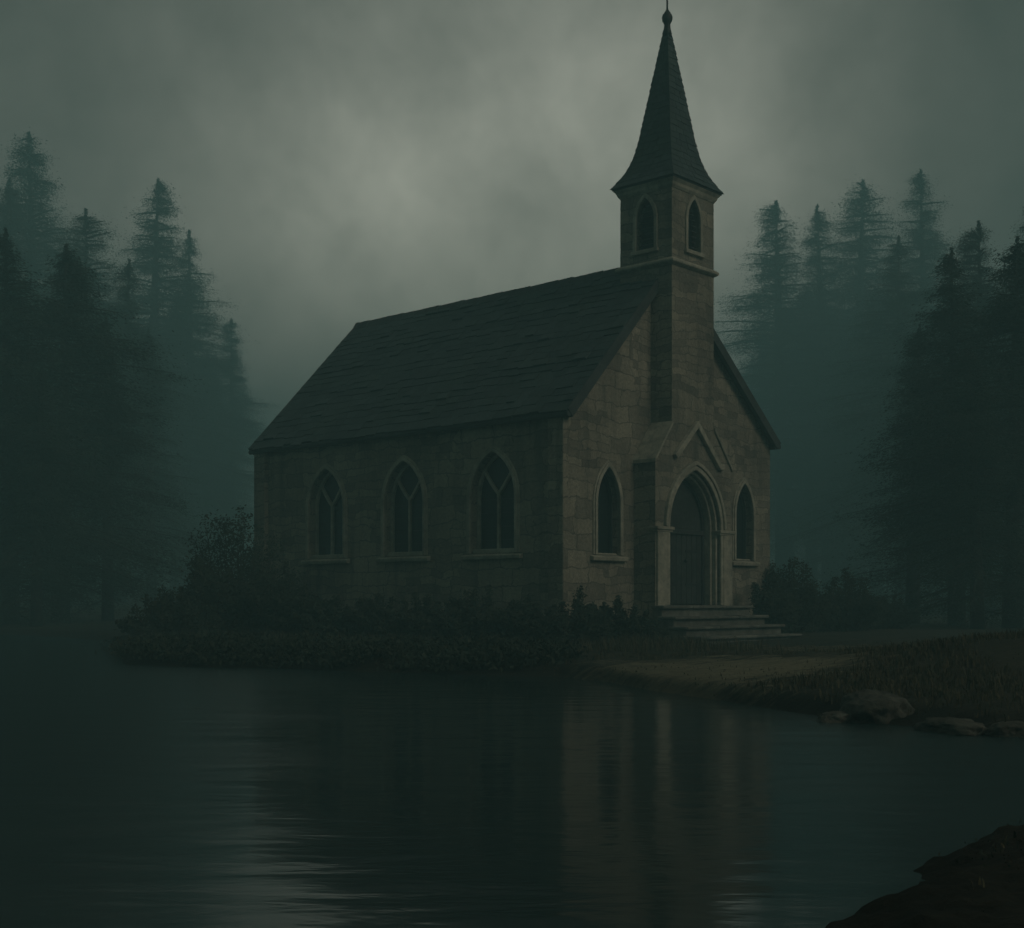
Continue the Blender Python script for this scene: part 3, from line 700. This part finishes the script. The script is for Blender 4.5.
def grass():
    r = random.Random(77); vs, fs = [], []
    def tuft(x, y, n, h, sp):
        z0 = ground_z(x, y)
        if z0 < .03: return
        for i in range(n):
            a = r.uniform(0, 6.28); bx, by = x + r.gauss(0, sp), y + r.gauss(0, sp)
            l = h*r.uniform(.5, 1.15); dv = Vector((math.cos(a), math.sin(a), 0))*l*r.uniform(.1, .6); w = .005 + .004*r.random()
            s = Vector((-math.sin(a), math.cos(a), 0))*w
            b = Vector((bx, by, z0-.02)); m_ = b + dv*.35 + Vector((0, 0, l*.6)); t = b + dv + Vector((0, 0, l*r.uniform(.75, 1)))
            o = len(vs); vs.extend([b-s, b+s, m_+s*.7, m_-s*.7, t]); fs.extend([(o, o+1, o+2, o+3), (o+3, o+2, o+4)])
    def open_ground(x, y):                                      # the trodden strip and the steps stay bare
        return ((x-2.5)/2.0)**2 + ((y-16.8)/2.6)**2 < 1 or ((x-5.4)/1.7)**2 + ((y-24.5)/4.2)**2 < 1
    for i in range(9000):                                       # right bank hump
        x = r.gauss(7.2, 2.3); y = r.gauss(15.4, 2.8)
        d = (y - float(np.interp(x, sx, sy)))
        if d > .3 and noise.noise((x*.8, y*.8, 2)) > -.2 and not open_ground(x, y): tuft(x, y, 6, r.uniform(.04, .13), .10)
    for i in range(9000):                                       # thinner along the whole bank
        x = r.uniform(-9, 9); y = float(np.interp(x, sx, sy)) + abs(r.gauss(0, 3.0)) + .25
        if (noise.noise((x*.6, y*.6, 6)) > .05 or r.random() < .12) and not open_ground(x, y): tuft(x, y, 4, r.uniform(.05, .14), .07)
    for i in range(2600):                                       # at the foot of the walls
        x = r.uniform(-9, 5); y = 25 + r.uniform(-3, 3) - .25*x
        if not open_ground(x, y): tuft(x, y, 4, r.uniform(.12, .32), .1)
    for i in range(3000):                                        # short worn grass in patches on the strip
        x, y = r.uniform(0, 8), r.uniform(13.5, 28)
        if noise.noise((x*.9, y*.5, 12)) > -.05: tuft(x, y, 4, r.uniform(.02, .065), .10)
    for i in range(400):                                        # near bank
        x, y = r.gauss(3.0, .7), r.gauss(4.9, .55)
        if ground_z(x, y) > .09: tuft(x, y, 4, r.uniform(.03, .08), .04)
    me = np_mesh('grass', vs, fs, M['grass']); o = bpy.data.objects.new('grass', me); col.objects.link(o)
    return tag(o, 'dry tufted grass growing over the lake bank', 'grass', kind='stuff')
grass()
def undergrowth():
    g = np.random.default_rng(8); r = random.Random(8); P, D, L_ = [], [], []
    for i in range(1500):
        x = r.uniform(-9.5, .8); ys = float(np.interp(x, sx, sy)); y = ys + .12 + abs(r.gauss(0, 2.2)); z0 = ground_z(x, y)
        if z0 < .02 or noise.noise((x*.5, y*.7, 21)) < -.35: continue
        h = r.uniform(.08, .30)*(1 + .8*noise.noise((x*.9, y*.9, 4)))*min(1, .12 + max(0, x+9.2)/3.2);
        if x < -6.2 and r.random() > (x+9.6)/3.4: continue
        m = 46
        q = g.normal(0, 1, (m, 3)); p = np.stack([x + q[:, 0]*.16, y + q[:, 1]*.16, z0 + h*g.beta(1.4, 1.6, m)], 1)
        P.append(p); D.append(g.normal(0, .7, (m, 3)) + np.array((0, 0, .5))); L_.append(g.uniform(.05, .13, m))
    for i in range(90):                                         # and on the near bank
        x, y = r.uniform(1.2, 5), r.uniform(3.6, 6.6); z0 = ground_z(x, y)
        if z0 < .05 or noise.noise((x*1.4, y*1.4, 31)) < -.1: continue
        h = r.uniform(.01, .03); m = 60
        q = g.normal(0, 1, (m, 3)); p = np.stack([x + q[:, 0]*.09, y + q[:, 1]*.09, z0 + h*g.beta(1.3, 1.7, m)], 1)
        P.append(p); D.append(g.normal(0, .7, (m, 3)) + np.array((0, 0, .5))); L_.append(g.uniform(.008, .022, m))
    P = np.concatenate(P); D = np.concatenate(D); L_ = np.concatenate(L_)
    o = bpy.data.objects.new('undergrowth', spray_mesh('undergrowth', P, D, g.normal(0, 1, P.shape), L_, L_*.4, M['leaf'])); col.objects.link(o)
    tag(o, 'low dark undergrowth on the bank below the chapel and on the near bank', 'undergrowth', kind='stuff')
undergrowth()

# ------------------------------------------------------------------ haze, sky, sun
DENS = .0106
hz = MB(); hz.box((-400, -400, -3.0), (400, 400, 52.0))
def haze_mat():
    m = bpy.data.materials.new('haze_air'); m.use_nodes = True; nt = m.node_tree; nt.nodes.clear()
    out = nt.nodes.new('ShaderNodeOutputMaterial'); v = nt.nodes.new('ShaderNodeVolumePrincipled')
    v.inputs['Color'].default_value = (.35, .635, .675, 1); v.inputs['Density'].default_value = DENS; v.inputs['Anisotropy'].default_value = .0
    nt.links.new(v.outputs[0], out.inputs['Volume']); return m
haze = hz.build('haze', haze_mat(), uv=False); tag(haze, kind='stuff')

SUN_EL, SUN_AZ = 34.0, 128.0              # azimuth clockwise from straight ahead (+Y)
sd = Vector((math.sin(R(SUN_AZ))*math.cos(R(SUN_EL)), math.cos(R(SUN_AZ))*math.cos(R(SUN_EL)), math.sin(R(SUN_EL))))
sl = bpy.data.lights.new('sun', 'SUN'); sl.energy = 1.25; sl.angle = R(25); sl.color = (1, .90, .74)
so = bpy.data.objects.new('sun', sl); col.objects.link(so); so.rotation_euler = (-sd).to_track_quat('-Z', 'Y').to_euler(); so.location = sd*200
w = bpy.data.worlds.new('World'); scene.world = w; w.use_nodes = True; nt = w.node_tree; L = nt.links
bg = nt.nodes['Background']; bg.inputs['Strength'].default_value = .10
sky = N(nt, 'ShaderNodeTexSky'); sky.sky_type = 'NISHITA'; sky.sun_disc = False; sky.sun_elevation = R(SUN_EL); sky.sun_rotation = R(SUN_AZ)
tc = N(nt, 'ShaderNodeTexCoord'); dirv = tc.outputs['Generated']
# a closed cloud deck: soft clouds, brightest where it is thinnest
mp = N(nt, 'ShaderNodeMapping'); mp.inputs['Scale'].default_value = (1.15, 1.0, 1.0); mp.inputs['Location'].default_value = (.37, .1, .22); L.new(dirv, mp.inputs[0])
c1 = N(nt, 'ShaderNodeTexNoise', Scale=3.4, Detail=6.0, Roughness=.5, Distortion=.3); L.new(mp.outputs[0], c1.inputs[0])
c2 = N(nt, 'ShaderNodeTexNoise', Scale=11.0, Detail=9.0, Roughness=.62, Distortion=.2); L.new(mp.outputs[0], c2.inputs[0])
def lobe(px, py, power):
    d = Vector(((px-512)/F, 1, (HORIZON-py)/F)).normalized()
    n = N(nt, 'ShaderNodeVectorMath', operation='DOT_PRODUCT'); L.new(dirv, n.inputs[0]); n.inputs[1].default_value = d
    p = N(nt, 'ShaderNodeMath', operation='POWER', use_clamp=True); L.new(n.outputs['Value'], p.inputs[0]); p.inputs[1].default_value = power; return p.outputs[0]
l1 = lobe(400, 215, 100); l2 = lobe(640, 165, 90); l3 = lobe(520, 240, 36)
s1 = N(nt, 'ShaderNodeMath', operation='SMOOTH_MAX'); s1.inputs[2].default_value = .8; L.new(l1, s1.inputs[0]); L.new(l2, s1.inputs[1])
wide = N(nt, 'ShaderNodeMath', operation='MULTIPLY_ADD'); L.new(l3, wide.inputs[0]); wide.inputs[1].default_value = 1.8; wide.inputs[2].default_value = .31
thin = N(nt, 'ShaderNodeMath', operation='MULTIPLY_ADD'); L.new(s1.outputs[0], thin.inputs[0]); thin.inputs[1].default_value = 4.0; L.new(wide.outputs[0], thin.inputs[2])
cl = N(nt, 'ShaderNodeMath', operation='MULTIPLY'); L.new(thin.outputs[0], cl.inputs[0]); L.new(ramp(nt, c1.outputs[0], [(.3, .72), (.7, 1.2)]), cl.inputs[1])
cl2 = N(nt, 'ShaderNodeMath', operation='MULTIPLY'); L.new(cl.outputs[0], cl2.inputs[0]); L.new(ramp(nt, c2.outputs[0], [(.3, .78), (.7, 1.2)]), cl2.inputs[1])
bw = N(nt, 'ShaderNodeRGBToBW'); L.new(sky.outputs[0], bw.inputs[0])
grey = mixc(nt, 1.0, bw.outputs[0], (1.06, 1.0, .75), 'MULTIPLY')
cloud = mixc(nt, .90, sky.outputs[0], grey)
vm = N(nt, 'ShaderNodeVectorMath', operation='SCALE'); L.new(cloud, vm.inputs[0]); L.new(cl2.outputs[0], vm.inputs['Scale'])
L.new(vm.outputs[0], bg.inputs['Color'])

# ------------------------------------------------------------------ camera and render settings
cd = bpy.data.cameras.new('camera'); cam = bpy.data.objects.new('camera', cd); col.objects.link(cam); scene.camera = cam
cam.location = (0, 0, CAM_H); cam.rotation_euler = (R(90), 0, 0)
cd.sensor_width = 36; cd.lens = F/1024*36; cd.shift_y = (HORIZON-464)/1024; cd.clip_end = 2000; cd.clip_start = .05
scene.render.engine = 'CYCLES'
cy = scene.cycles; cy.use_denoising = True; cy.max_bounces = 8; cy.volume_bounces = 2; cy.diffuse_bounces = 3; cy.glossy_bounces = 3
scene.view_settings.view_transform = 'Standard'; scene.view_settings.look = 'None'; scene.view_settings.gamma = 1; scene.view_settings.use_curve_mapping = False
scene.view_settings.exposure = -0.50
